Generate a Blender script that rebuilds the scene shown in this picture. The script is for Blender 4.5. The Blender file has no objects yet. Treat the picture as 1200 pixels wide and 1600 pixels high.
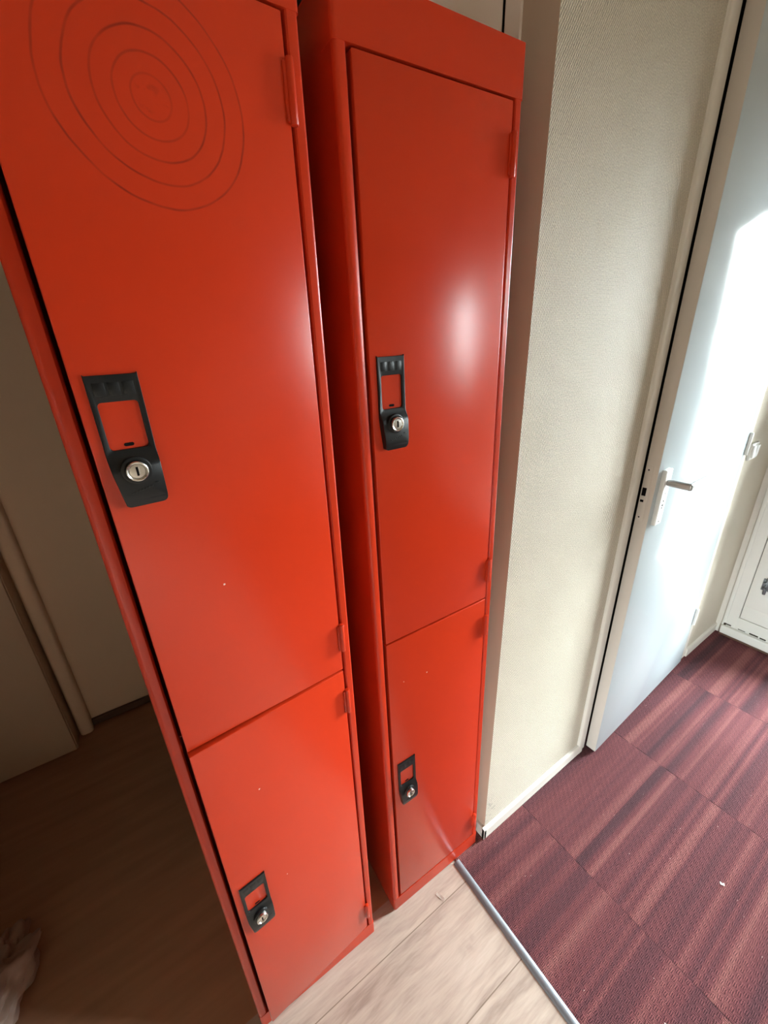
import bpy, bmesh, math, random
from mathutils import Vector, Matrix, noise as mnoise

random.seed(7)
S = bpy.context.scene
COL = S.collection

# ------------------------------------------------------------------ node helpers
class NT:
    def __init__(self, name):
        self.mat = bpy.data.materials.new(name)
        self.mat.use_nodes = True
        self.t = self.mat.node_tree
        self.t.nodes.clear()
        self.out = self.t.nodes.new('ShaderNodeOutputMaterial')
    def n(self, typ, **kw):
        nd = self.t.nodes.new(typ)
        for k, v in kw.items():
            setattr(nd, k, v)
        return nd
    def link(self, a, b):
        self.t.links.new(a, b)
    def put(self, sock, v):
        if hasattr(v, 'is_output') or isinstance(v, bpy.types.NodeSocket):
            self.link(v, sock)
        elif isinstance(v, (tuple, list)) and len(v) == 3 and sock.type == 'RGBA':
            sock.default_value = (*v, 1)
        else:
            sock.default_value = v
    def m(self, op, a, b=0.0, c=0.0):
        nd = self.n('ShaderNodeMath', operation=op)
        for s, v in zip(nd.inputs, (a, b, c)):
            self.put(s, v)
        return nd.outputs[0]
    def obj(self):
        return self.n('ShaderNodeTexCoord').outputs['Object']
    def sep(self, v):
        nd = self.n('ShaderNodeSeparateXYZ'); self.link(v, nd.inputs[0]); return nd.outputs
    def comb(self, x=0.0, y=0.0, z=0.0):
        nd = self.n('ShaderNodeCombineXYZ')
        for s, v in zip(nd.inputs, (x, y, z)):
            self.put(s, v)
        return nd.outputs[0]
    def noise(self, vec, scale, detail=3.0, rough=0.5, dim='3D', w=None):
        nd = self.n('ShaderNodeTexNoise', noise_dimensions=dim)
        if vec is not None and 'Vector' in nd.inputs and dim != '1D':
            self.link(vec, nd.inputs['Vector'])
        if w is not None:
            self.put(nd.inputs['W'], w)
        nd.inputs['Scale'].default_value = scale
        nd.inputs['Detail'].default_value = detail
        nd.inputs['Roughness'].default_value = rough
        return nd.outputs[0]
    def ramp(self, fac, stops, interp='LINEAR'):
        nd = self.n('ShaderNodeValToRGB')
        nd.color_ramp.interpolation = interp
        cr = nd.color_ramp.elements
        while len(cr) < len(stops):
            cr.new(0.5)
        for e, (p, c) in zip(cr, stops):
            e.position = p
            e.color = (*c, 1) if len(c) == 3 else c
        self.put(nd.inputs[0], fac)
        return nd.outputs[0]
    def mix(self, fac, a, b, blend='MIX'):
        nd = self.n('ShaderNodeMix', data_type='RGBA', blend_type=blend)
        self.put(nd.inputs[0], fac); self.put(nd.inputs[6], a); self.put(nd.inputs[7], b)
        return nd.outputs[2]
    def smooth(self, v, lo, hi, a=0.0, b=1.0):
        nd = self.n('ShaderNodeMapRange', interpolation_type='SMOOTHSTEP')
        for s, x in zip(nd.inputs, (v, lo, hi, a, b)):
            self.put(s, x)
        return nd.outputs[0]
    def bump(self, h, strength=0.2, dist=0.001):
        nd = self.n('ShaderNodeBump')
        nd.inputs['Strength'].default_value = strength
        nd.inputs['Distance'].default_value = dist
        self.link(h, nd.inputs['Height'])
        return nd.outputs[0]
    def bsdf(self, color, rough=0.5, metal=0.0, spec=0.5, normal=None, coat=0.0, **kw):
        nd = self.n('ShaderNodeBsdfPrincipled')
        self.put(nd.inputs['Base Color'], color)
        self.put(nd.inputs['Roughness'], rough)
        self.put(nd.inputs['Metallic'], metal)
        self.put(nd.inputs['Specular IOR Level'], spec)
        if normal is not None:
            self.link(normal, nd.inputs['Normal'])
        if coat:
            nd.inputs['Coat Weight'].default_value = coat
        for k, v in kw.items():
            self.put(nd.inputs[k.replace('_', ' ')], v)
        self.link(nd.outputs[0], self.out.inputs[0])
        return self.mat

def plain(name, color, rough=0.5, metal=0.0, spec=0.5, var=0.06, vscale=12.0, bump=0.0, bscale=400.0, rvar=0.0):
    t = NT(name)
    o = t.obj()
    nz = t.noise(o, vscale, 4.0, 0.6)
    c = t.mix(nz, tuple(x * (1 - var) for x in color), tuple(min(1, x * (1 + var)) for x in color))
    r = t.m('ADD', rough - rvar / 2, t.m('MULTIPLY', t.noise(o, vscale * 2.3, 4.0), rvar)) if rvar else rough
    nrm = t.bump(t.noise(o, bscale, 2.0), bump, 0.0006) if bump else None
    return t.bsdf(c, r, metal, spec, nrm)

# ------------------------------------------------------------------ materials
RED = (0.55, 0.0350, 0.0085)
def red_paint(name, rings=None, chips=()):
    t = NT(name)
    o = t.obj()
    nz = t.noise(o, 6.0, 4.0, 0.6)
    col = t.mix(nz, tuple(c * .95 for c in RED), tuple(c * 1.05 for c in RED))
    x, y, z = t.sep(o)
    if rings:
        cx, cz, radii = rings
        w = t.noise(t.comb(x, 0.0, z), 14.0, 3.0)
        w = t.m('MULTIPLY', t.m('SUBTRACT', w, 0.5), 0.007)
        dx = t.m('SUBTRACT', x, cx); dz = t.m('SUBTRACT', z, cz)
        rr = t.m('ADD', t.m('SQRT', t.m('ADD', t.m('MULTIPLY', dx, dx), t.m('MULTIPLY', dz, dz))), w)
        mask = None
        for r, s in radii:
            d = t.m('ABSOLUTE', t.m('SUBTRACT', rr, r))
            k = t.smooth(d, 0.0002, 0.0015, s, 0.0)
            mask = k if mask is None else t.m('MAXIMUM', mask, k)
        sc = t.smooth(t.noise(t.comb(x, 0.0, z), 120.0, 4.0), 0.5, 0.72, 0.0, 0.6)
        near = t.smooth(rr, 0.004, 0.02, 1.0, 0.0)
        mask = t.m('MAXIMUM', mask, t.m('MULTIPLY', sc, near))
        strg = t.smooth(t.noise(t.comb(x, 0.0, z), 30.0, 2.0), 0.25, 0.7, 0.35, 1.0)
        col = t.mix(t.m('MULTIPLY', mask, strg), col, (0.19, 0.016, 0.009))
    for (px, pz, pr, dark) in chips:
        dx = t.m('SUBTRACT', x, px); dz = t.m('SUBTRACT', z, pz)
        wob = t.m('MULTIPLY', t.m('SUBTRACT', t.noise(o, 700.0, 2.0), 0.5), pr * 1.2)
        rr = t.m('ADD', t.m('SQRT', t.m('ADD', t.m('MULTIPLY', dx, dx), t.m('MULTIPLY', dz, dz))), wob)
        k = t.smooth(rr, pr * .7, pr, 1.0, 0.0)
        col = t.mix(k, col, (0.06, 0.01, 0.008) if dark else (0.75, 0.55, 0.45))
    smear = t.noise(o, 9.0, 5.0, 0.65)
    rough = t.m('ADD', 0.205, t.m('MULTIPLY', smear, 0.08))
    nrm = t.bump(t.noise(o, 420.0, 2.0), 0.06, 0.0006)
    df = t.n('ShaderNodeBsdfDiffuse'); t.put(df.inputs['Color'], col); t.link(nrm, df.inputs['Normal'])
    gl = t.n('ShaderNodeBsdfGlossy'); gl.inputs['Color'].default_value = (1, 1, 1, 1)
    t.put(gl.inputs['Roughness'], rough); t.link(nrm, gl.inputs['Normal'])
    fr = t.n('ShaderNodeFresnel'); fr.inputs['IOR'].default_value = 1.42; t.link(nrm, fr.inputs['Normal'])
    mx = t.n('ShaderNodeMixShader')
    t.link(fr.outputs[0], mx.inputs[0]); t.link(df.outputs[0], mx.inputs[1]); t.link(gl.outputs[0], mx.inputs[2])
    t.link(mx.outputs[0], t.out.inputs[0])
    return t.mat

M = {}
M['red'] = red_paint('red_locker_paint')
M['black'] = plain('black_plastic', (0.006, 0.0065, 0.007), 0.36, spec=0.38, bump=0.15, bscale=900)
M['hole'] = plain('dark_hole', (0.004, 0.003, 0.003), 0.8, spec=0.1)
M['chrome'] = plain('nickel_lock', (0.72, 0.70, 0.66), 0.24, metal=1.0, var=.1, vscale=150)
M['alu'] = plain('aluminium', (0.20, 0.21, 0.225), 0.5, metal=.7, var=.06, vscale=60)
M['handle'] = plain('satin_aluminium', (0.46, 0.47, 0.475), 0.36, metal=0.85, var=.04)
M['door_white'] = plain('gloss_white_door_paint', (0.50, 0.555, 0.575), 0.11, spec=0.07, var=.02, vscale=4, bump=0.03, bscale=120, rvar=.05)
M['trim_white'] = plain('white_trim_paint', (0.74, 0.70, 0.63), 0.4, var=.05, vscale=9)
M['edge_shade'] = plain('door_edge_shade', (0.66, 0.60, 0.54), 0.45, var=.05, vscale=9)  # beige holds the shaded look of the white door's edge
M['white_plastic'] = plain('white_plastic', (0.85, 0.86, 0.84), 0.3, var=.01)
M['frame_white'] = plain('outer_door_paint', (0.80, 0.79, 0.74), 0.4, var=.05, vscale=7)
M['rot'] = plain('dark_rotten_gap', (0.06, 0.05, 0.035), 0.9, spec=.1, var=.5, vscale=60)
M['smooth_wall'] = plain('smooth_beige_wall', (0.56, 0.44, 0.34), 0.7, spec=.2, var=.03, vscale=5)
M['hall_wall'] = plain('hall_wall', (0.30, 0.24, 0.18), 0.75, spec=.2, var=.03, vscale=5)
M['plaster'] = plain('plain_plaster', (0.72, 0.68, 0.62), 0.75, spec=.2, var=.03, vscale=5, bump=.1, bscale=160)
M['ceiling'] = plain('tan_ceiling', (0.52, 0.41, 0.28), 0.8, spec=.2, var=.02, vscale=5)
M['room_wall'] = plain('old_room_wall', (0.86, 0.64, 0.46), 0.75, spec=.2, var=.05, vscale=3)
M['skirt_dark'] = plain('brown_skirting', (0.10, 0.05, 0.03), 0.6, var=.1)
M['cupboard'] = plain('tan_cupboard', (0.62, 0.45, 0.31), 0.6, var=.08, vscale=3)
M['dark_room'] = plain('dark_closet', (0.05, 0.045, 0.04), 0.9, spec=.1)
M['chip_paper'] = plain('paper_scrap', (0.85, 0.82, 0.76), 0.8, spec=.2)
M['beige_door'] = plain('beige_door_paint', (0.86, 0.77, 0.70), 0.45, var=.03, vscale=5)
M['bag'] = plain('pale_bag', (0.36, 0.25, 0.20), 0.45, var=.06)

def wallpaper():
    t = NT('woven_wallpaper')
    o = t.obj()
    x, y, z = t.sep(o)
    u = t.m('ADD', x, y)
    wob = t.m('MULTIPLY', t.m('SUBTRACT', t.noise(o, 60.0, 3.0), 0.5), 0.0026)
    u2 = t.m('ADD', u, wob); z2 = t.m('ADD', z, wob)
    f = 2 * math.pi / 0.0046
    rowi = t.m('FLOOR', t.m('DIVIDE', z2, 0.0038))
    par = t.m('MULTIPLY', t.m('MODULO', rowi, 2.0), math.pi)
    a = t.m('SINE', t.m('ADD', t.m('MULTIPLY', u2, f), par))
    b = t.m('SINE', t.m('MULTIPLY', z2, math.pi / 0.0038))
    h = t.m('MULTIPLY', a, t.m('ABSOLUTE', b))
    rnd = t.noise(o, 330.0, 3.0, 0.6)
    h = t.m('ADD', t.m('MULTIPLY', h, 0.85), t.m('MULTIPLY', rnd, 1.9))
    big = t.noise(o, 3.0, 4.0)
    c = t.mix(big, (0.73, 0.655, 0.53), (0.80, 0.725, 0.595))
    c = t.mix(t.smooth(h, 0.1, 1.75, 0.0, 1.0), tuple(v * .62 for v in (0.70, 0.63, 0.52)), t.mix(1.0, c, (1.12, 1.12, 1.12), 'MULTIPLY'))
    # scuffed, dirty lower corner at the free wall end
    dx = t.m('SUBTRACT', x, 0.352); dz = t.m('SUBTRACT', z, 0.105)
    rr = t.m('SQRT', t.m('ADD', t.m('MULTIPLY', dx, dx), t.m('MULTIPLY', t.m('MULTIPLY', dz, dz), 0.35)))
    sm = t.m('MULTIPLY', t.smooth(rr, 0.01, 0.06, 1.0, 0.0), t.smooth(t.noise(o, 70.0, 5.0, .7), 0.52, 0.66))
    c = t.mix(t.m('MULTIPLY', sm, .6), c, (0.24, 0.22, 0.20))
    nrm = t.bump(h, 0.8, 0.0014)
    return t.bsdf(c, 0.62, 0.0, 0.35, nrm)
M['wallpaper'] = wallpaper()

def carpet():
    t = NT('striped_carpet_tile')
    o = t.obj()
    x, y, z = t.sep(o)
    T = 0.5165
    gx = t.m('DIVIDE', t.m('SUBTRACT', x, 0.510), T)
    gy = t.m('DIVIDE', t.m('ADD', y, 0.211), T)
    ix = t.m('FLOOR', gx); iy = t.m('FLOOR', gy)
    seed = t.m('ADD', t.m('MULTIPLY', ix, 7.31), t.m('MULTIPLY', iy, 3.17))
    # stripes that run along x, a different set on each tile, softly wavering
    yy = t.m('ADD', y, seed)
    s1 = t.noise(None, 17.0, 2.0, 0.5, '1D', yy)
    s2 = t.noise(None, 60.0, 1.0, 0.5, '1D', t.m('ADD', yy, 31.0))
    s = t.m('ADD', t.m('MULTIPLY', s1, 0.78), t.m('MULTIPLY', s2, 0.22))
    streak = t.noise(t.comb(t.m('MULTIPLY', x, 2.5), t.m('MULTIPLY', y, 14.0), seed), 1.0, 3.0)
    s = t.m('ADD', s, t.m('MULTIPLY', t.m('SUBTRACT', streak, .5), 0.16))
    base = t.ramp(s, [(0.28, (0.072, 0.032, 0.037)), (0.43, (0.107, 0.039, 0.044)), (0.52, (0.142, 0.047, 0.050)),
                      (0.62, (0.188, 0.068, 0.066)), (0.74, (0.225, 0.090, 0.081))])
    # basket weave of short tufts
    P = 0.0108
    ru = t.m('FLOOR', t.m('DIVIDE', y, P)); cu = t.m('FLOOR', t.m('DIVIDE', x, P))
    par = t.m('MODULO', t.m('ADD', ru, cu), 2.0)
    par = t.m('ABSOLUTE', par)
    wv = t.m('MULTIPLY', t.m('SUBTRACT', t.noise(o, 140.0, 3.0), 0.5), 0.0042)
    fx = t.m('SINE', t.m('MULTIPLY', t.m('ADD', x, wv), 2 * math.pi * 3 / P))
    fy = t.m('SINE', t.m('MULTIPLY', t.m('ADD', y, wv), 2 * math.pi * 3 / P))
    dash = t.m('ADD', t.m('MULTIPLY', fx, par), t.m('MULTIPLY', fy, t.m('SUBTRACT', 1.0, par)))
    fuzz = t.noise(o, 480.0, 3.0, .65)
    h = t.m('ADD', t.m('MULTIPLY', dash, 0.55), t.m('MULTIPLY', fuzz, 1.4))
    tuft = t.smooth(h, 0.10, 1.2)
    c = t.mix(tuft, t.mix(1.0, base, (0.36, 0.33, 0.37), 'MULTIPLY'), t.mix(1.0, base, (1.5, 1.5, 1.5), 'MULTIPLY'))
    # specks of lint
    vor = t.n('ShaderNodeTexVoronoi'); vor.inputs['Scale'].default_value = 70.0
    t.link(t.comb(x, y, 0.0), vor.inputs['Vector'])
    pick = t.m('GREATER_THAN', t.sep(vor.outputs['Color'])[0], 0.90)
    lint = t.m('MULTIPLY', t.smooth(vor.outputs['Distance'], 0.05, 0.10, 1.0, 0.0), pick)
    c = t.mix(t.m('MULTIPLY', lint, 0.75), c, (0.62, 0.46, 0.42))
    # joints between tiles
    ex = t.m('ABSOLUTE', t.m('SUBTRACT', t.m('FRACT', t.m('ADD', gx, .5)), .5))
    ey = t.m('ABSOLUTE', t.m('SUBTRACT', t.m('FRACT', t.m('ADD', gy, .5)), .5))
    jw = t.smooth(t.noise(o, 16.0, 2.0), .35, .65, 0.15, 1.0)
    j = t.m('MULTIPLY', t.m('MAXIMUM', t.smooth(ex, 0.0012, 0.005, .9, 0.0), t.smooth(ey, 0.001, 0.004, .25, 0.0)), jw)
    c = t.mix(t.m('MULTIPLY', j, .8), c, (0.016, 0.007, 0.009))
    nrm = t.bump(t.m('SUBTRACT', h, t.m('MULTIPLY', j, 2.0)), 0.6, 0.0022)
    return t.bsdf(c, 0.93, 0.0, 0.15, nrm)
M['carpet'] = carpet()

def laminate():
    t = NT('pale_oak_laminate')
    o = t.obj()
    x, y, z = t.sep(o)
    P = 0.1975
    g = t.m('DIVIDE', t.m('ADD', y, 0.0625), P)
    row = t.m('FLOOR', g)
    off = t.m('MULTIPLY', t.m('FRACT', t.m('MULTIPLY', t.m('SINE', t.m('MULTIPLY', row, 12.9898)), 43758.5)), 1.28)
    gx = t.m('DIVIDE', t.m('ADD', t.m('ADD', x, off), 0.45), 1.28)
    col_i = t.m('FLOOR', gx)
    sd = t.m('ADD', t.m('MULTIPLY', row, 5.7), t.m('MULTIPLY', col_i, 2.3))
    v = t.comb(t.m('MULTIPLY', x, 3.2), t.m('MULTIPLY', y, 26.0), sd)
    warp = t.noise(t.comb(t.m('MULTIPLY', x, 2.0), t.m('MULTIPLY', y, 5.0), sd), 2.0, 3.0)
    v2 = t.comb(t.m('MULTIPLY', x, 3.2), t.m('ADD', t.m('MULTIPLY', y, 26.0), t.m('MULTIPLY', warp, 2.0)), sd)
    g1 = t.noise(v2, 1.3, 5.0, .62)
    g2 = t.noise(t.comb(t.m('MULTIPLY', x, 12.0), t.m('MULTIPLY', y, 150.0), sd), 1.6, 3.0)
    s = t.m('ADD', t.m('MULTIPLY', g1, .75), t.m('MULTIPLY', g2, .25))
    c = t.ramp(s, [(0.30, (0.29, 0.215, 0.175)), (0.45, (0.42, 0.325, 0.265)), (0.58, (0.49, 0.39, 0.32)), (0.74, (0.56, 0.46, 0.385))])
    # a knot near the strip
    dx = t.m('SUBTRACT', x, 0.118); dy = t.m('SUBTRACT', y, -0.165)
    rr = t.m('SQRT', t.m('ADD', t.m('MULTIPLY', t.m('MULTIPLY', dx, dx), .4), t.m('MULTIPLY', dy, dy)))
    kn = t.m('MULTIPLY', t.smooth(rr, 0.002, 0.028, 1.0, 0.0), t.smooth(t.noise(o, 60.0, 4.0), .35, .65, .3, 1.0))
    c = t.mix(t.m('MULTIPLY', kn, .55), c, (0.34, 0.25, 0.20))
    ey = t.m('ABSOLUTE', t.m('SUBTRACT', t.m('FRACT', t.m('ADD', g, .5)), .5))
    ex = t.m('ABSOLUTE', t.m('SUBTRACT', t.m('FRACT', t.m('ADD', gx, .5)), .5))
    j = t.m('MAXIMUM', t.smooth(ey, 0.003, 0.008, 1.0, 0.0), t.smooth(ex, 0.0005, 0.0015, 1.0, 0.0))
    c = t.mix(t.m('MULTIPLY', j, .75), c, (0.13, 0.085, 0.055))
    nrm = t.bump(t.m('SUBTRACT', g2, t.m('MULTIPLY', j, 1.0)), 0.12, 0.0008)
    rough = t.m('ADD', .34, t.m('MULTIPLY', g1, .15))
    return t.bsdf(c, rough, 0.0, 0.4, nrm)
M['laminate'] = laminate()
def shaded_laminate():
    t = NT('laminate_painted_shade')
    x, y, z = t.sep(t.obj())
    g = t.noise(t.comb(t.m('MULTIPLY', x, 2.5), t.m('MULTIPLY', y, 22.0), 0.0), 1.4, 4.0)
    c = t.ramp(g, [(.25, (0.36, 0.190, 0.112)), (.75, (0.46, 0.250, 0.150))])  # brown tone carries the lockers' shade on the pale laminate
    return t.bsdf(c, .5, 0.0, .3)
M['shaded_laminate'] = shaded_laminate()

def glass():
    t = NT('window_glass')
    tr = t.n('ShaderNodeBsdfTransparent'); tr.inputs[0].default_value = (.95, .97, .96, 1)
    gl = t.n('ShaderNodeBsdfGlossy'); gl.inputs['Roughness'].default_value = .02
    fr = t.n('ShaderNodeFresnel'); fr.inputs[0].default_value = 1.42
    mx = t.n('ShaderNodeMixShader')
    t.link(fr.outputs[0], mx.inputs[0]); t.link(tr.outputs[0], mx.inputs[1]); t.link(gl.outputs[0], mx.inputs[2])
    t.link(mx.outputs[0], t.out.inputs[0])
    return t.mat
M['glass'] = glass()

# ------------------------------------------------------------------ mesh helpers
class MB:
    """Collects shapes for one mesh object; slots are material names."""
    def __init__(self, *mats):
        self.bm = bmesh.new(); self.mats = mats
    def _merge(self, tb, slot):
        for f in tb.faces:
            f.material_index = slot
        me = bpy.data.meshes.new('tmp'); tb.to_mesh(me); tb.free()
        self.bm.from_mesh(me); bpy.data.meshes.remove(me)
    def box(self, x0, x1, y0, y1, z0, z1, bevel=0.0, slot=0, seg=2, xf=None):
        tb = bmesh.new()
        bmesh.ops.create_cube(tb, size=1.0)
        for v in tb.verts:
            v.co = Vector(((x0 + x1) / 2 + v.co.x * (x1 - x0), (y0 + y1) / 2 + v.co.y * (y1 - y0), (z0 + z1) / 2 + v.co.z * (z1 - z0)))
        if bevel:
            bmesh.ops.bevel(tb, geom=list(tb.edges), offset=bevel, segments=seg, affect='EDGES', profile=.5)
        if xf is not None:
            bmesh.ops.transform(tb, matrix=xf, verts=tb.verts)
        self._merge(tb, slot); return self
    def cyl(self, c, r, h, axis='Y', seg=32, slot=0, r2=None, bevel=0.0):
        tb = bmesh.new()
        bmesh.ops.create_cone(tb, cap_ends=True, segments=seg, radius1=r, radius2=r if r2 is None else r2, depth=h)
        if bevel:
            es = [e for e in tb.edges if abs(e.verts[0].co.z - e.verts[1].co.z) < 1e-9]
            bmesh.ops.bevel(tb, geom=es, offset=bevel, segments=2, affect='EDGES', profile=.5)
        R = {'X': Matrix.Rotation(math.pi / 2, 4, 'Y'), 'Y': Matrix.Rotation(math.pi / 2, 4, 'X'), 'Z': Matrix.Identity(4)}[axis]
        bmesh.ops.transform(tb, matrix=Matrix.Translation(c) @ R, verts=tb.verts)
        self._merge(tb, slot); return self
    def prism(self, pts, h0, h1, axis='Z', slot=0):
        """polygon pts in the two other axes, extruded from h0 to h1 along axis"""
        tb = bmesh.new()
        def P(a, b, h):
            return {'Z': (a, b, h), 'Y': (a, h, b), 'X': (h, a, b)}[axis]
        lo = [tb.verts.new(P(a, b, h0)) for a, b in pts]
        hi = [tb.verts.new(P(a, b, h1)) for a, b in pts]
        tb.faces.new(lo); tb.faces.new(hi)
        n = len(pts)
        for i in range(n):
            tb.faces.new((lo[i], lo[(i + 1) % n], hi[(i + 1) % n], hi[i]))
        bmesh.ops.recalc_face_normals(tb, faces=tb.faces)
        self._merge(tb, slot); return self
    def lathe(self, prof, c, axis='Y', seg=40, slot=0):
        """prof = [(radius, height)]; height runs along -Y for axis Y"""
        tb = bmesh.new(); rings = []
        for r, h in prof:
            ring = []
            for i in range(seg):
                a = 2 * math.pi * i / seg
                ring.append(tb.verts.new((c[0] + r * math.cos(a), c[1] - h, c[2] + r * math.sin(a))))
            rings.append(ring)
        for a, b in zip(rings, rings[1:]):
            for i in range(seg):
                tb.faces.new((a[i], a[(i + 1) % seg], b[(i + 1) % seg], b[i]))
        tb.faces.new(rings[-1]); tb.faces.new(rings[0])
        bmesh.ops.recalc_face_normals(tb, faces=tb.faces)
        self._merge(tb, slot); return self
    def build(self, name, parent=None, smooth=30, loc=None, rot=None):
        me = bpy.data.meshes.new(name)
        self.bm.to_mesh(me); self.bm.free()
        for m in self.mats:
            me.materials.append(M[m] if isinstance(m, str) else m)
        if smooth:
            for p in me.polygons:
                p.use_smooth = True
            me.set_sharp_from_angle(angle=math.radians(smooth))
        o = bpy.data.objects.new(name, me); COL.objects.link(o)
        if parent is not None:
            o.parent = parent
        if loc is not None: o.location = loc
        if rot is not None: o.rotation_euler = rot
        return o

def tag(o, label=None, cat=None, group=None, kind=None):
    if label: o['label'] = label
    if cat: o['category'] = cat
    if group: o['group'] = group
    if kind: o['kind'] = kind
    return o
def empty(name, loc=(0, 0, 0), rot=(0, 0, 0)):
    o = bpy.data.objects.new(name, None); COL.objects.link(o)
    o.empty_display_size = .1
    o.location = loc; o.rotation_euler = rot
    return o
def structure(o, label, cat):
    return tag(o, label, cat, kind='structure')

# ------------------------------------------------------------------ lockers
LW, LH, LD = 0.305, 1.8213, 0.45
UL, UR = 0.0230, 0.2850           # door edges
ZT, ZS, ZB = 1.7582, 0.9131, 0.0523
HU = 0.2875                        # hinge axis
T = 0.0012                         # sheet

def carcass_mesh():
    b = MB('red', 'hole')
    b.box(0.0005, 0.0022, 0.006, LD, 0.0, LH - 0.002)            # left side sheet
    b.box(LW - 0.0022, LW - 0.0005, 0.006, LD, 0.0, LH - 0.002)
    b.box(0.0, LW, 0.004, LD, LH - 0.003, LH, bevel=.001)        # top sheet
    b.box(0.002, LW - 0.002, LD - 0.002, LD, 0.0, LH - 0.003)
    b.box(0.002, LW - 0.002, 0.024, LD - 0.002, ZS - 0.004, ZS - 0.002)   # shelf between the two doors
    b.box(0.002, LW - 0.002, 0.024, LD - 0.002, ZB - 0.006, ZB - 0.004)
    return b
def post_mesh(left=True):
    # rolled front post: rounded outer corner, face easing back into the door gap
    z0, z1 = ZB - 0.006, ZT + 0.003
    pr = []
    if left:
        for k in range(7):
            a = math.radians(180 + 90 * k / 6)
            pr.append((0.0065 + 0.0062 * math.cos(a) + 0.0004, 0.0065 + 0.0062 * math.sin(a)))
        pr += [(0.0125, 0.0004), (0.0155, 0.0012), (0.0175, 0.0035), (0.0183, 0.007), (0.0183, 0.030), (0.0170, 0.030), (0.0015, 0.030)]
        pr = [(u, y) for u, y in pr]
    else:
        q = [(0.0004, 0.0065)]
        for k in range(6):
            a = math.radians(180 + 90 * k / 5)
            q.append((0.0045 + 0.0041 * math.cos(a), 0.0045 + 0.0041 * math.sin(a)))
        q += [(0.0125, 0.0006), (0.0142, 0.0022), (0.0148, 0.005), (0.0148, 0.030), (0.0013, 0.030)]
        pr = [(LW - 0.0012 - u, y) for u, y in q]
    return MB('red').prism(pr, z0, z1, 'Z')

def door_mesh(h, mat):
    # local: hinge axis at x=0, door extends to -x; front at y=0
    w = HU - UL; wr = HU - UR
    b = MB(mat)
    b.box(-w, -wr, 0.0, 0.016, 0.0, h, bevel=0.0014, seg=3)
    return b
def hinge_mesh():
    b = MB('red')
    b.cyl((0.0003, -0.0022, 0.0275), 0.0046, 0.055, 'Z', seg=20, bevel=.0012)
    b.box(-0.0070, 0.0005, -0.0020, 0.002, 0.003, 0.052, bevel=.0006)
    return b

PW, PH = 0.0475, 0.137
def plate_mesh():
    tb = bmesh.new()
    def rnd(cx, cy, r, a0, a1, n):
        return [(cx + r * math.cos(math.radians(a0 + (a1 - a0) * i / n)), cy + r * math.sin(math.radians(a0 + (a1 - a0) * i / n))) for i in range(n + 1)]
    # outline (u to the right, v downwards is negative from the top edge 0)
    out = [(0.0, 0.002), (0.0012, 0.0005), (PW - 0.0012, 0.0005), (PW, 0.002), (PW, -0.088), (PW - 0.0005, -PH + 0.008)]
    out += rnd(PW - 0.0065, -PH + 0.006, 0.006, 0, -90, 6)
    out += rnd(0.0105, -PH + 0.006, 0.006, -90, -150, 5)
    out += [(0.0008, -0.098), (0.0, -0.085)]
    wl, wr_, wt, wb, r = 0.0055, PW - 0.0055, -0.0255, -0.0745, 0.004
    hole = rnd(wr_ - r, wt - r, r, 90, 0, 5) + rnd(wr_ - r, wb + r, r, 0, -90, 5) + rnd(wl + r, wb + r, r, -90, -180, 5) + rnd(wl + r, wt - r, r, 180, 90, 5)
    es = []
    for loop in (out, hole):
        vs = [tb.verts.new((u, 0.0005, v)) for u, v in loop]
        for i in range(len(vs)):
            es.append(tb.edges.new((vs[i], vs[(i + 1) % len(vs)])))
    bmesh.ops.triangle_fill(tb, use_beauty=True, use_dissolve=False, edges=es)
    for v in (-0.078, -0.082, -0.088, -0.094, -0.110, -0.122, -0.128, -0.132):
        bmesh.ops.bisect_plane(tb, geom=list(tb.verts) + list(tb.edges) + list(tb.faces), plane_co=(0, 0, v), plane_no=(0, 0, 1))
    r_ = bmesh.ops.extrude_face_region(tb, geom=list(tb.faces))
    for v in [e for e in r_['geom'] if isinstance(e, bmesh.types.BMVert)]:
        z = v.co.z
        def ss(a, b, x):
            k = max(0, min(1, (x - a) / (b - a))); return k * k * (3 - 2 * k)
        d = 0.0032 + 0.0082 * ss(-0.074, -0.096, z) - 0.0030 * ss(-0.124, -PH, z)
        v.co.y = -d
    bmesh.ops.recalc_face_normals(tb, faces=tb.faces)
    be = [e for e in tb.edges if len(e.link_faces) == 2 and e.calc_face_angle(0) > 0.9 and all(v.co.y < -0.001 for v in e.verts)]
    bmesh.ops.bevel(tb, geom=be, offset=0.0006, segments=2, affect='EDGES', profile=.5)
    b = MB('black', 'hole', 'chrome')
    b._merge(tb, 0)
    for u in (0.0055, 0.0185, 0.0315):                      # three raised number tiles
        b.box(u, u + 0.0105, -0.0034, -0.003, -0.0195, -0.0065, bevel=.0003)
    # collar moulded round the lock
    b.lathe([(0.0150, 0.0085), (0.0146, 0.0118), (0.0132, 0.0124), (0.0112, 0.0120), (0.0108, 0.010)], (PW / 2 - .0005, 0, -0.0965), slot=0)
    # dark slot in the door skin under the window
    pts = rnd(PW / 2 + 0.0030, -0.0700, 0.0018, -90, 90, 6) + rnd(PW / 2 - 0.0030, -0.0700, 0.0018, 90, 270, 6)
    b.prism(pts, -0.0006, 0.0004, 'Y', slot=1)
    # tiny moulded lettering on the chin, too small to read
    random.seed(3)
    for k in range(7):
        u = 0.013 + k * 0.0033
        b.box(u, u + 0.0018, -0.0118, -0.0105, -0.1205 + 0.0007 * k - .0010, -0.1205 + 0.0007 * k + .0012, bevel=.0003)
    b.box(0.0375, 0.0415, -0.0118, -0.0106, -0.1135, -0.1122, bevel=.0003)
    return b
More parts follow.
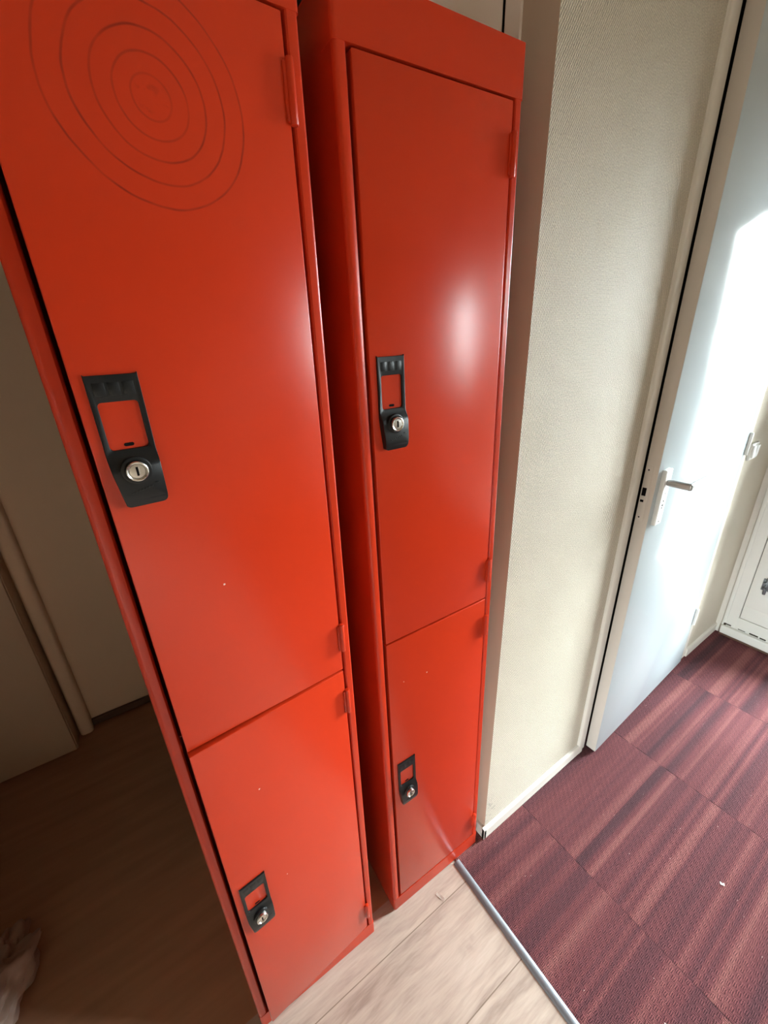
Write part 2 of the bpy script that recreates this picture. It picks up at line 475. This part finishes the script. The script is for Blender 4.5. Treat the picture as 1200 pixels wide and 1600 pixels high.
def cylinder_mesh():
    b = MB('chrome', 'hole')
    b.lathe([(0.0107, 0.0), (0.0109, 0.0050), (0.0105, 0.0062), (0.0097, 0.0066), (0.0086, 0.0060), (0.0080, 0.0046), (0.0077, 0.0042), (0.0073, 0.0050), (0.0045, 0.0053)], (0, 0, 0))
    b.box(-0.0011, 0.0011, -0.0057, -0.003, -0.0048, 0.0048, bevel=.0004, slot=1)
    b.box(0.0012, 0.0020, -0.0060, -0.004, -0.0048, 0.0048, bevel=.0003)
    return b

def add_door(parent, z0, z1, mat, angle, hinge_zs, plate_top):
    d = door_mesh(z1 - z0, mat).build('door', parent, loc=(HU, 0.0, z0), rot=(0, 0, angle))
    for hz in hinge_zs:
        hinge_mesh().build('hinge', d, loc=(0.0, 0.0, hz - z0))
    pu = 0.0335 - HU
    plate_mesh().build('lock_plate', d, loc=(pu, 0.0, plate_top - z0), smooth=35)
    tag(bpy.data.objects[d.children[-1].name], 'black plastic lock plate with cut-out window')
    cy = cylinder_mesh().build('lock_cylinder', d, loc=(pu + PW / 2 - .0005, -0.0112, plate_top - 0.0965 - z0))
    tag(cy, 'round nickel key lock')
    return d

def locker(loc, rot, label, up_mat, low_mat, a_up, a_low, p_up, p_low):
    root = empty('locker', loc, rot)
    tag(root, label, 'locker', 'red two-door lockers')
    carcass_mesh().build('carcass', root)
    post_mesh(True).build('post', root); post_mesh(False).build('post', root)
    q = []
    for k in range(7):
        a = math.radians(180 + 90 * k / 6); q.append((0.0063 + 0.0063 * math.cos(a), 0.0063 + 0.0063 * math.sin(a)))
    for k in range(6):
        a = math.radians(270 + 90 * k / 5); q.append((LW - 0.0041 + 0.0041 * math.cos(a), 0.0041 + 0.0041 * math.sin(a)))
    q += [(LW, 0.03), (0.0, 0.03)]
    MB('red').prism(q, ZT + 0.0025, LH, 'Z').build('top_panel', root)
    MB('red').prism(q, 0.0, ZB - 0.0045, 'Z').build('plinth', root)
    add_door(root, ZS + 0.0018, ZT - .0005, up_mat, a_up, (0.957, 1.668), p_up)
    add_door(root, ZB, ZS - 0.0022, low_mat, a_low, (0.098, 0.812), p_low)
    return root

def du(u): return u - HU
m_ring = red_paint('red_paint_scratched', rings=(du(0.1475), 1.662 - ZS - .0018, [(0.0835, .8), (0.0645, .75), (0.0465, .8), (0.0305, .6), (0.0165, .4)]),
                   chips=[(du(0.1207), 1.158 - ZS, 0.0016, False)])
m_chip = red_paint('red_paint_chipped', chips=[(du(0.105), 0.765 - ZB, 0.0016, False), (du(0.12), 0.50 - ZB, 0.0010, False)])
m_chip2 = red_paint('red_paint_nicked', chips=[(du(0.12), 0.792 - ZB, 0.0018, False), (du(0.06), 0.80 - ZB, 0.0012, False)])

locker((-0.37265, 0.00043, 0.0), (0.00575, -0.00339, -0.01387),
       'red steel locker with faint concentric rings drawn on its upper door', m_ring, m_chip,
       math.asin(0.0158 / 0.2645), math.asin(0.0226 / 0.2645), 1.431, 0.560)
locker((0.0, 0.0, 0.0), (0.0015, -0.01726, -0.0252),
       'red steel locker with plain upper door, beside the wallpapered wall end', 'red', m_chip2, 0.0, 0.0, 1.431, 0.567)

# ------------------------------------------------------------------ floors
fl = MB('laminate').box(-2.0, 0.2195, -2.6, 0.03, -0.05, 0.0).build('floor', smooth=0)
structure(fl, 'pale oak laminate floor of long planks under the lockers', 'floor')
cp = MB('carpet').box(0.2195, 2.12, -2.6, 0.10, -0.05, 0.0035).build('floor', smooth=0)
structure(cp, 'maroon striped carpet tile floor in front of the white door', 'carpet')
fr_ = MB('shaded_laminate').box(-2.0, 0.2195, 0.03, 1.30, -0.05, 0.0).build('floor', smooth=0)
structure(fr_, 'laminate floor of the room behind the lockers, its shade painted dark brown', 'floor')
fb = MB('shaded_laminate').box(0.2195, 2.12, 0.10, 1.30, -0.05, 0.0).build('floor', smooth=0)
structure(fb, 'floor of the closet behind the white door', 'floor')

pr = [(0.2085, 0.0)]
for k in range(9):
    a = math.pi - math.pi * k / 8
    pr.append((0.2195 + 0.0105 * math.cos(a), 0.0015 + 0.0052 * math.sin(a)))
pr.append((0.2300, 0.0))
st = MB('alu').prism(pr, -2.4, -0.012, 'Y').build('threshold_strip', smooth=50)
tag(st, 'rounded aluminium strip covering the joint between laminate and carpet', 'threshold strip')

# ------------------------------------------------------------------ walls
YW = -0.009
w = MB('wallpaper', 'smooth_wall', 'dark_room')
w.box(0.3375, 0.832, YW, 0.059, 0.0, 2.5)
w.box(1.70, 2.06, YW, 0.059, 0.0, 2.5)
w.box(0.832, 1.70, YW, 0.059, 2.16, 2.5)
w.box(-1.95, -1.0, YW, 0.059, 0.0, 2.5)  # unseen stub, added to block hall light from the back room
w.box(-1.0, 0.3375, YW, 0.059, 2.26, 2.5)
w.bm.normal_update()
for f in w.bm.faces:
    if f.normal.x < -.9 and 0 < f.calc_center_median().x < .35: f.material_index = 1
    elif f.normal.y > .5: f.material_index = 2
structure(w.build('wall_center', smooth=0), 'cream woven wallpaper wall beside and beyond the white door', 'wall')

b = MB('trim_white')
prof = [(YW + .001, 0.0), (YW - 0.0085, 0.0), (YW - 0.0085, 0.040), (YW - 0.006, 0.046), (YW + .001, 0.049)]
b.prism([(y, z) for y, z in prof], 0.3285, 0.829, 'X')
b.box(0.3285, 0.3385, YW - 0.0085, 0.058, 0.0, 0.046, bevel=.0015)
structure(b.build('baseboard_center', smooth=0), 'low white baseboard under the wallpapered wall by the locker', 'baseboard')
b = MB('trim_white').prism([(y, z) for y, z in prof], 1.70, 2.035, 'X')
structure(b.build('baseboard_right', smooth=0), 'low white baseboard between the white door and outer door', 'baseboard')

back = MB('room_wall').box(-2.0, 2.12, 1.235, 1.30, 0.0, 2.5).build('wall_back', smooth=0)
structure(back, 'shaded plain wall at the back of the dark room', 'wall')
bb = MB('skirt_dark').box(-0.690, 0.40, 1.222, 1.236, 0.0, 0.032, bevel=.003).build('baseboard_back', smooth=0)
structure(bb, 'dark brown baseboard along the back wall of the dark room', 'baseboard')
LY0, LY1, LZ0, LZ1 = -2.36, -1.74, 0.12, 1.10
wl = MB('hall_wall')
wl.box(-2.0, -1.90, LY1, 1.30, 0, 2.5); wl.box(-2.0, -1.90, -2.6, LY0, 0, 2.5)
wl.box(-2.0, -1.90, LY0, LY1, 0, LZ0); wl.box(-2.0, -1.90, LY0, LY1, LZ1, 2.5)
structure(wl.build('wall_left', smooth=0), 'plain wall closing the left side of the room', 'wall')
wn = empty('unseen_low_window', (-1.98, 0, 0))  # out of view, set low to fill light onto the lower lockers
structure(wn, 'unseen low window in the left end wall of the hall', 'window')
q = MB('frame_white')
q.box(0, .08, LY0, LY0 + .04, LZ0, LZ1, bevel=.003); q.box(0, .08, LY1 - .04, LY1, LZ0, LZ1, bevel=.003)
q.box(0, .08, LY0 + .04, LY1 - .04, LZ0, LZ0 + .04, bevel=.003); q.box(0, .08, LY0 + .04, LY1 - .04, LZ1 - .04, LZ1, bevel=.003)
q.build('window_frame', wn)
MB('glass').box(0.03, 0.036, LY0 + .035, LY1 - .035, LZ0 + .035, LZ1 - .035).build('pane', wn, smooth=0)
structure(MB('hall_wall').box(-2.0, 2.12, -2.6, -2.5, 0, 2.5).build('wall_front', smooth=0), 'plain wall across the hall from the lockers', 'wall')
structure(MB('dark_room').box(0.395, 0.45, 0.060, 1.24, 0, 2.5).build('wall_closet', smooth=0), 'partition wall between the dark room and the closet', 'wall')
structure(MB('ceiling').box(-2.0, 2.12, -2.6, 1.30, 2.5, 2.58).build('ceiling', smooth=0), 'plain tan ceiling', 'ceiling')

# round casing post and cupboard at the back of the dark room
pp = [(-0.733 + .0, 1.236), (-0.733, 1.200), (-0.728, 1.193), (-0.720, 1.190), (-0.702, 1.190), (-0.694, 1.193), (-0.689, 1.200), (-0.689, 1.236)]
structure(MB('room_wall').prism(pp, 0.0, 2.3, 'Z').build('trim_1', smooth=50), 'rounded vertical casing on the back wall of the dark room', 'trim')
cb = empty('cupboard', (-1.16, 1.115, 0.0))
tag(cb, 'tan cupboard standing left of the casing in the dark room', 'cupboard')
MB('cupboard').box(0.0, 0.42, 0.016, 0.115, 0.0, 1.9, bevel=.002).build('carcass', cb)
MB('cupboard').box(0.002, 0.418, 0.0, 0.015, 0.012, 1.895, bevel=.002).build('door', cb)

# jamb and header panel in the opening the lockers stand in
HZ = 1.872
structure(MB('beige_door').box(0.3335, 0.395, 0.0585, 0.0915, 0.0, 2.20, bevel=.002).build('trim_2', smooth=0),
          'painted door jamb on the wall end beside the right-hand locker', 'door jamb')
hd = MB('beige_door', 'rot')
hd.box(-1.9, 0.3335, 0.0945, 0.135, HZ, 2.5, bevel=.002)
hd.box(0.325, 0.340, 0.100, 0.13, HZ + .002, 2.49, slot=1)
structure(hd.build('wall_header', smooth=0), 'pinkish beige panel across the opening above the lockers', 'panel')

# ------------------------------------------------------------------ white door
t_ = MB('trim_white')
t_.box(0.822, 0.8735, YW - 0.0035, 0.040, 0.0, 2.16, bevel=.0034, seg=3)
t_.box(0.824, 0.852, YW - 0.0095, 0.040, 0.0, 2.16, bevel=.006, seg=4)
t_.box(1.645, 1.70, YW - 0.002, 0.040, 0.0, 2.16, bevel=.003)
t_.box(0.826, 1.70, YW - 0.006, 0.040, 2.13, 2.18, bevel=.003)
structure(t_.build('trim_3'), 'white painted frame around the glossy white door', 'door frame')
structure(MB('dark_room').box(0.876, 1.70, 0.045, 0.055, 0.0, 2.16).build('gap_shade_panel', smooth=0), 'near-black sheet added as the shade in the gap behind the glossy white door', 'door frame')  # dark sheet put in for the shade of the door gap

DA = math.asin(0.030 / 0.757)
d1 = empty('door_1', (1.637, -0.0195, 0.0), (0, 0, DA))
structure(d1, 'glossy white flush door standing slightly ajar', 'door')
dw = 0.757
leaf = MB('door_white', 'edge_shade')
leaf.box(-dw, 0.0, 0.0, 0.0345, 0.010, 2.125, bevel=.0012)
leaf.bm.normal_update()
for f in leaf.bm.faces:
    if f.normal.x < -.7: f.material_index = 1
leaf.build('door_leaf', d1)
# world x/y of the handle expressed along the leaf
def along(xw): return -(1.637 - xw) / math.cos(DA)
hp = MB('white_plastic')
x0 = along(0.905)
hp.box(x0, x0 + 0.040, -0.0115, 0.001, 0.932, 1.098, bevel=.0025, seg=3)
o = hp.build('handle_plate', d1); tag(o, 'narrow white handle backplate')
kh = MB('hole')
for zz, r in ((1.005, .0022), (0.992, .003), (0.984, .0022), (0.942, .0022), (1.028, .0016)):
    kh.cyl((x0 + 0.020, -0.0118, zz), r, 0.0012, 'Y', 12)
kh.build('keyhole', o)
lv = MB('handle')
lx = x0 + 0.0185
lv.box(lx - 0.0075, lx + 0.0075, -0.070, -0.010, 1.051, 1.071, bevel=.0065, seg=4)
lv.box(lx - 0.0075, lx + 0.140, -0.0735, -0.0615, 1.051, 1.071, bevel=.0055, seg=4)
o = lv.build('lever', d1, smooth=60); tag(o, 'satin aluminium lever')
lt = MB('edge_shade', 'hole', 'alu')
e0 = -dw
lt.box(e0 - 0.0006, e0 + .001, 0.014, 0.032, 0.945, 1.110, bevel=.0003)
lt.box(e0 - 0.0010, e0, 0.020, 0.031, 1.022, 1.046, bevel=.0003, slot=1)
lt.box(e0 - 0.0010, e0, 0.022, 0.031, 1.003, 1.010, bevel=.0003, slot=1)
for zz in (1.098, 0.957):
    lt.cyl((e0 - .0006, 0.025, zz), 0.0022, .001, 'X', 12, slot=1)
lt.build('lock_case', d1)
for zz in (0.265, 1.05, 1.86):
    h = MB('white_plastic').cyl((0.004, -0.004, zz), 0.0065, 0.085, 'Z', 16, bevel=.002)
    h.build('hinge', d1)

# light switch on the far wall piece
sw = empty('light_switch', (1.752, YW, 1.003))
tag(sw, 'white double rocker light switch on the wall right of the white door', 'light switch')
MB('white_plastic').box(-0.036, 0.036, -0.010, 0.001, -0.034, 0.034, bevel=.004, seg=3).build('plate', sw)
for k in (-1, 1):
    MB('white_plastic').box(k * 0.015 - .0135, k * 0.015 + .0135, -0.0165, -0.009, -0.025, 0.025, bevel=.003).build('rocker', sw, rot=(math.radians(3 * k), 0, 0))

# ------------------------------------------------------------------ outer wall with glazed door and window
XE = 2.035
DY0, DY1 = -0.091, -0.95
WY0, WY1, WZ0, WZ1 = -1.58, -2.02, 1.00, 1.95
w = MB('plaster')
x1 = XE + .10
w.box(XE, x1, -0.034, 1.30, 0, 2.5)
w.box(XE, x1, WY0, DY1 - .06, 0, 2.5)
w.box(XE, x1, DY1 - .06, -0.034, 2.12, 2.5)
w.box(XE, x1, WY1, WY0, 0, WZ0); w.box(XE, x1, WY1, WY0, WZ1, 2.5)
w.box(XE, x1, -2.6, WY1, 0, 2.5)
structure(w.build('wall_right', smooth=0), 'outer wall holding the outside door', 'wall')

t_ = MB('frame_white', 'rot', 'skirt_dark')
XF = XE - 0.006
def fr(y0, y1, z0, z1, xx=XF, bev=.004):
    t_.box(xx, XE + .08, min(y0, y1), max(y0, y1), z0, z1, bevel=bev, seg=2)
fr(-0.034, DY0 + .0015, 0.012, 2.12)
t_.box(XF - .004, XF + .004, -0.050, -0.034, 0.03, 2.12, bevel=.003)
fr(DY1 - .0015, DY1 - .06, 0.012, 2.12)
fr(-0.034, DY1 - .06, 2.063, 2.12)
fr(DY0 + .04, DY1 - .04, 0.012, 0.1255, XF + .001, .003)
# projecting weather sill with rotten joint above it
t_.box(XF - .016, XF + .01, DY1 - .06, -0.036, 0.014, 0.060, bevel=.006, seg=3)
random.seed(5)
yy = -0.046
while yy > -0.45:
    L = random.uniform(.012, .035)
    t_.box(XF - .003, XF + .001, yy - L, yy, 0.0645 + random.uniform(-.001, .001), 0.0645 + random.uniform(.002, .006), slot=1)
    yy -= L + random.uniform(.004, .03)
t_.box(XF - .005, XF + .001, -0.052, -0.042, 0.056, 0.073, bevel=.003, slot=1)
t_.box(XF - .012, XF + .02, DY1 - .06, -0.036, 0.003, 0.0145, slot=2)
structure(t_.build('trim_5'), 'cream frame with a rotten sill around the outside door', 'door frame')

d2 = empty('door_2', (XE - .004, 0, 0))
structure(d2, 'cream outside door with small metal bolt', 'door')
q = MB('frame_white')
GY0, GY1, GZ0, GZ1 = -0.24, -0.54, 0.20, 1.93
q.box(0.0, 0.04, DY1 + .0005, DY0 - .0015, 0.128, GZ0, bevel=.002)
q.box(0.0, 0.04, DY1 + .0005, DY0 - .0015, GZ1, 2.060, bevel=.002)
q.box(0.0, 0.04, GY0, DY0 - .0015, GZ0 - .002, GZ1 + .002, bevel=.0015)
q.box(0.0, 0.04, DY1 + .0005, GY1, GZ0 - .002, GZ1 + .002, bevel=.0015)
q.box(0.0, 0.04, GY1 - .002, GY0 + .002, 0.68, 0.75, bevel=.002)
q.build('door_leaf', d2)
MB('glass').box(0.016, 0.022, GY1 - .005, GY0 + .005, GZ0 - .005, GZ1 + .005).build('pane', d2, smooth=0)
# gap line between door and frame
ws = MB('rot')
for ya, yb, za, zb in ((DY0 - .03, DY0 + .002, .126, 2.064), (DY1 - .002, DY1 + .03, .126, 2.064), (DY1, DY0, .126, .15), (DY1, DY0, 2.04, 2.064)):
    ws.box(0.010, 0.03, ya, yb, za, zb)
ws.build('weatherstrip', d2, smooth=0)
hh = MB('handle')
hh.box(-0.008, 0.001, -0.172, -0.138, 0.98, 1.20, bevel=.003, seg=3)
hh.cyl((-0.025, -0.155, 1.09), 0.009, 0.05, 'X', 20)
hh.box(-0.052, -0.040, -0.27, -0.146, 1.080, 1.100, bevel=.005, seg=3)
hh.build('handle', d2)
bo = MB('alu')
bo.box(-0.003, 0.001, -0.162, -0.128, 0.312, 0.372, bevel=.001)
bo.cyl((-0.007, -0.145, 0.338), 0.006, 0.085, 'Z', 16, bevel=.001)
bo.box(-0.012, 0.0, -0.158, -0.132, 0.345, 0.355, bevel=.001)
bo.cyl((-0.018, -0.145, 0.33), 0.004, 0.02, 'X', 12)
tag(bo.build('bolt', d2), 'small grey metal barrel bolt')

wn = empty('window_1', (XE, 0, 0))
structure(wn, 'side window next to the outside door', 'window')
q = MB('frame_white')
q.box(0.0, .08, WY1, WY1 + .035, WZ0, WZ1, bevel=.003); q.box(0.0, .08, WY0 - .035, WY0, WZ0, WZ1, bevel=.003)
q.box(0.0, .08, WY1 + .035, WY0 - .035, WZ0, WZ0 + .035, bevel=.003); q.box(0.0, .08, WY1 + .035, WY0 - .035, WZ1 - .035, WZ1, bevel=.003)
q.build('window_frame', wn)
MB('glass').box(0.03, 0.036, WY1 + .03, WY0 - .03, WZ0 + .03, WZ1 - .03).build('pane', wn, smooth=0)

# ------------------------------------------------------------------ small litter
def scrap(name, loc, size, label, cat, rot, seed):
    random.seed(seed)
    tb = bmesh.new()
    bmesh.ops.create_grid(tb, x_segments=6, y_segments=3, size=.5)
    for v in tb.verts:
        n = mnoise.noise(Vector((v.co.x * 2.2 + seed, v.co.y * 2.2, seed * .7)))
        v.co = Vector((v.co.x * size[0], v.co.y * size[1] * (1 + .5 * n), size[2] * (0.5 + n)))
    lo = min(v.co.z for v in tb.verts)
    for v in tb.verts: v.co.z -= lo
    r = bmesh.ops.extrude_face_region(tb, geom=list(tb.faces))
    for v in [e for e in r['geom'] if isinstance(e, bmesh.types.BMVert)]: v.co.z += 0.0008
    bmesh.ops.recalc_face_normals(tb, faces=tb.faces)
    b = MB('chip_paper'); b._merge(tb, 0)
    o = b.build(name, smooth=40, loc=loc, rot=(0, 0, rot))
    tag(o, label, cat)
    return o
scrap('wood_sliver', (0.123, -0.049, 0.0002), (0.026, 0.006, 0.004), 'pale curled sliver on the laminate in front of the plain locker', 'sliver', math.radians(-70), 1)
scrap('paper_scrap', (0.793, -0.480, 0.0040), (0.010, 0.006, 0.002), 'larger white paper scrap lying alone on the maroon carpet', 'paper scrap', math.radians(-60), 2)
scrap('paper_crumb', (0.385, -0.515, 0.0040), (0.005, 0.005, 0.002), 'tiny pinkish crumb on the carpet close to the metal strip', 'crumb', 0.4, 3)

# crumpled bag in the dark room
tb = bmesh.new()
bmesh.ops.create_icosphere(tb, subdivisions=5, radius=1.0)
for v in tb.verts:
    d = v.co.normalized()
    n = mnoise.noise(d * 1.6 + Vector((3, 1, 7))) * .45 + abs(mnoise.noise(d * 3.4 + Vector((9, 4, 2)))) * .20 + abs(mnoise.noise(d * 7.5)) * .03
    r = .72 + n
    z = d.z * r * .075 + .05
    v.co = Vector((d.x * r * .085, d.y * r * .15, max(0.0006, z)))
b = MB('bag'); b._merge(tb, 0)
bag = b.build('crumpled_bag', smooth=35, loc=(-0.885, 0.40, 0.0), rot=(0, 0, math.radians(-22)))
tag(bag, 'crumpled pale bag lying on the floor of the dark room', 'bag')

# ------------------------------------------------------------------ daylight
W = bpy.data.worlds.new('overcast_sky'); S.world = W
W.use_nodes = True
nt = W.node_tree; nt.nodes.clear()
wo = nt.nodes.new('ShaderNodeOutputWorld'); bg = nt.nodes.new('ShaderNodeBackground')
tc = nt.nodes.new('ShaderNodeTexCoord'); sp = nt.nodes.new('ShaderNodeSeparateXYZ'); rp = nt.nodes.new('ShaderNodeValToRGB')
nt.links.new(tc.outputs['Generated'], sp.inputs[0]); 
mr = nt.nodes.new('ShaderNodeMapRange'); mr.inputs[1].default_value = -1; mr.inputs[2].default_value = 1
nt.links.new(sp.outputs[2], mr.inputs[0]); nt.links.new(mr.outputs[0], rp.inputs[0])
e = rp.color_ramp.elements
e[0].position = 0.0; e[0].color = (.07, .075, .07, 1)
e[1].position = 1.0; e[1].color = (1.45, 1.62, 1.75, 1)
for pos, c in ((0.47, (.07, .075, .07, 1)), (0.52, (.86, .92, .95, 1)), (0.70, (1.2, 1.31, 1.38, 1))):
    k = e.new(pos); k.color = c
nt.links.new(rp.outputs[0], bg.inputs[0]); nt.links.new(bg.outputs[0], wo.inputs[0])
SKY = 84.0
bg.inputs[1].default_value = SKY

def portal(name, x, y0, y1, z0, z1, turn=90):
    L = bpy.data.lights.new(name, 'AREA'); L.shape = 'RECTANGLE'
    L.size = abs(z1 - z0); L.size_y = abs(y1 - y0)
    L.cycles.is_portal = True
    o = bpy.data.objects.new(name, L); COL.objects.link(o)
    o.location = (x, (y0 + y1) / 2, (z0 + z1) / 2)
    o.rotation_euler = (0, math.radians(turn), 0)
    return o
portal('daylight_through_door', XE + .12, GY0, GY1, GZ0, GZ1)
portal('daylight_through_left_window', -2.02, LY0, LY1, LZ0, LZ1, -90)
portal('daylight_through_window', XE + .12, WY0, WY1, WZ0, WZ1)

# ------------------------------------------------------------------ camera
cam = bpy.data.cameras.new('camera')
cam.sensor_fit = 'HORIZONTAL'; cam.sensor_width = 36.0
cam.lens = 643.748 / 1200 * 36.0
cam.clip_start = 0.02
co = bpy.data.objects.new('camera', cam); COL.objects.link(co)
R3 = Matrix(((0.8296602647293636, 0.23999756872265532, -0.504048620805986),
             (-0.5571740605641003, 0.2994581640601632, -0.7745204156200332),
             (-0.034941542091250506, 0.923431629837819, 0.3821689595602377)))
co.matrix_world = Matrix.Translation((-0.333284, -0.534451, 1.452456)) @ R3.to_4x4()
S.camera = co

S.view_settings.view_transform = 'Standard'
S.view_settings.look = 'None'
S.view_settings.gamma = 1.0
S.view_settings.exposure = 0.38
S.view_settings.use_curve_mapping = False
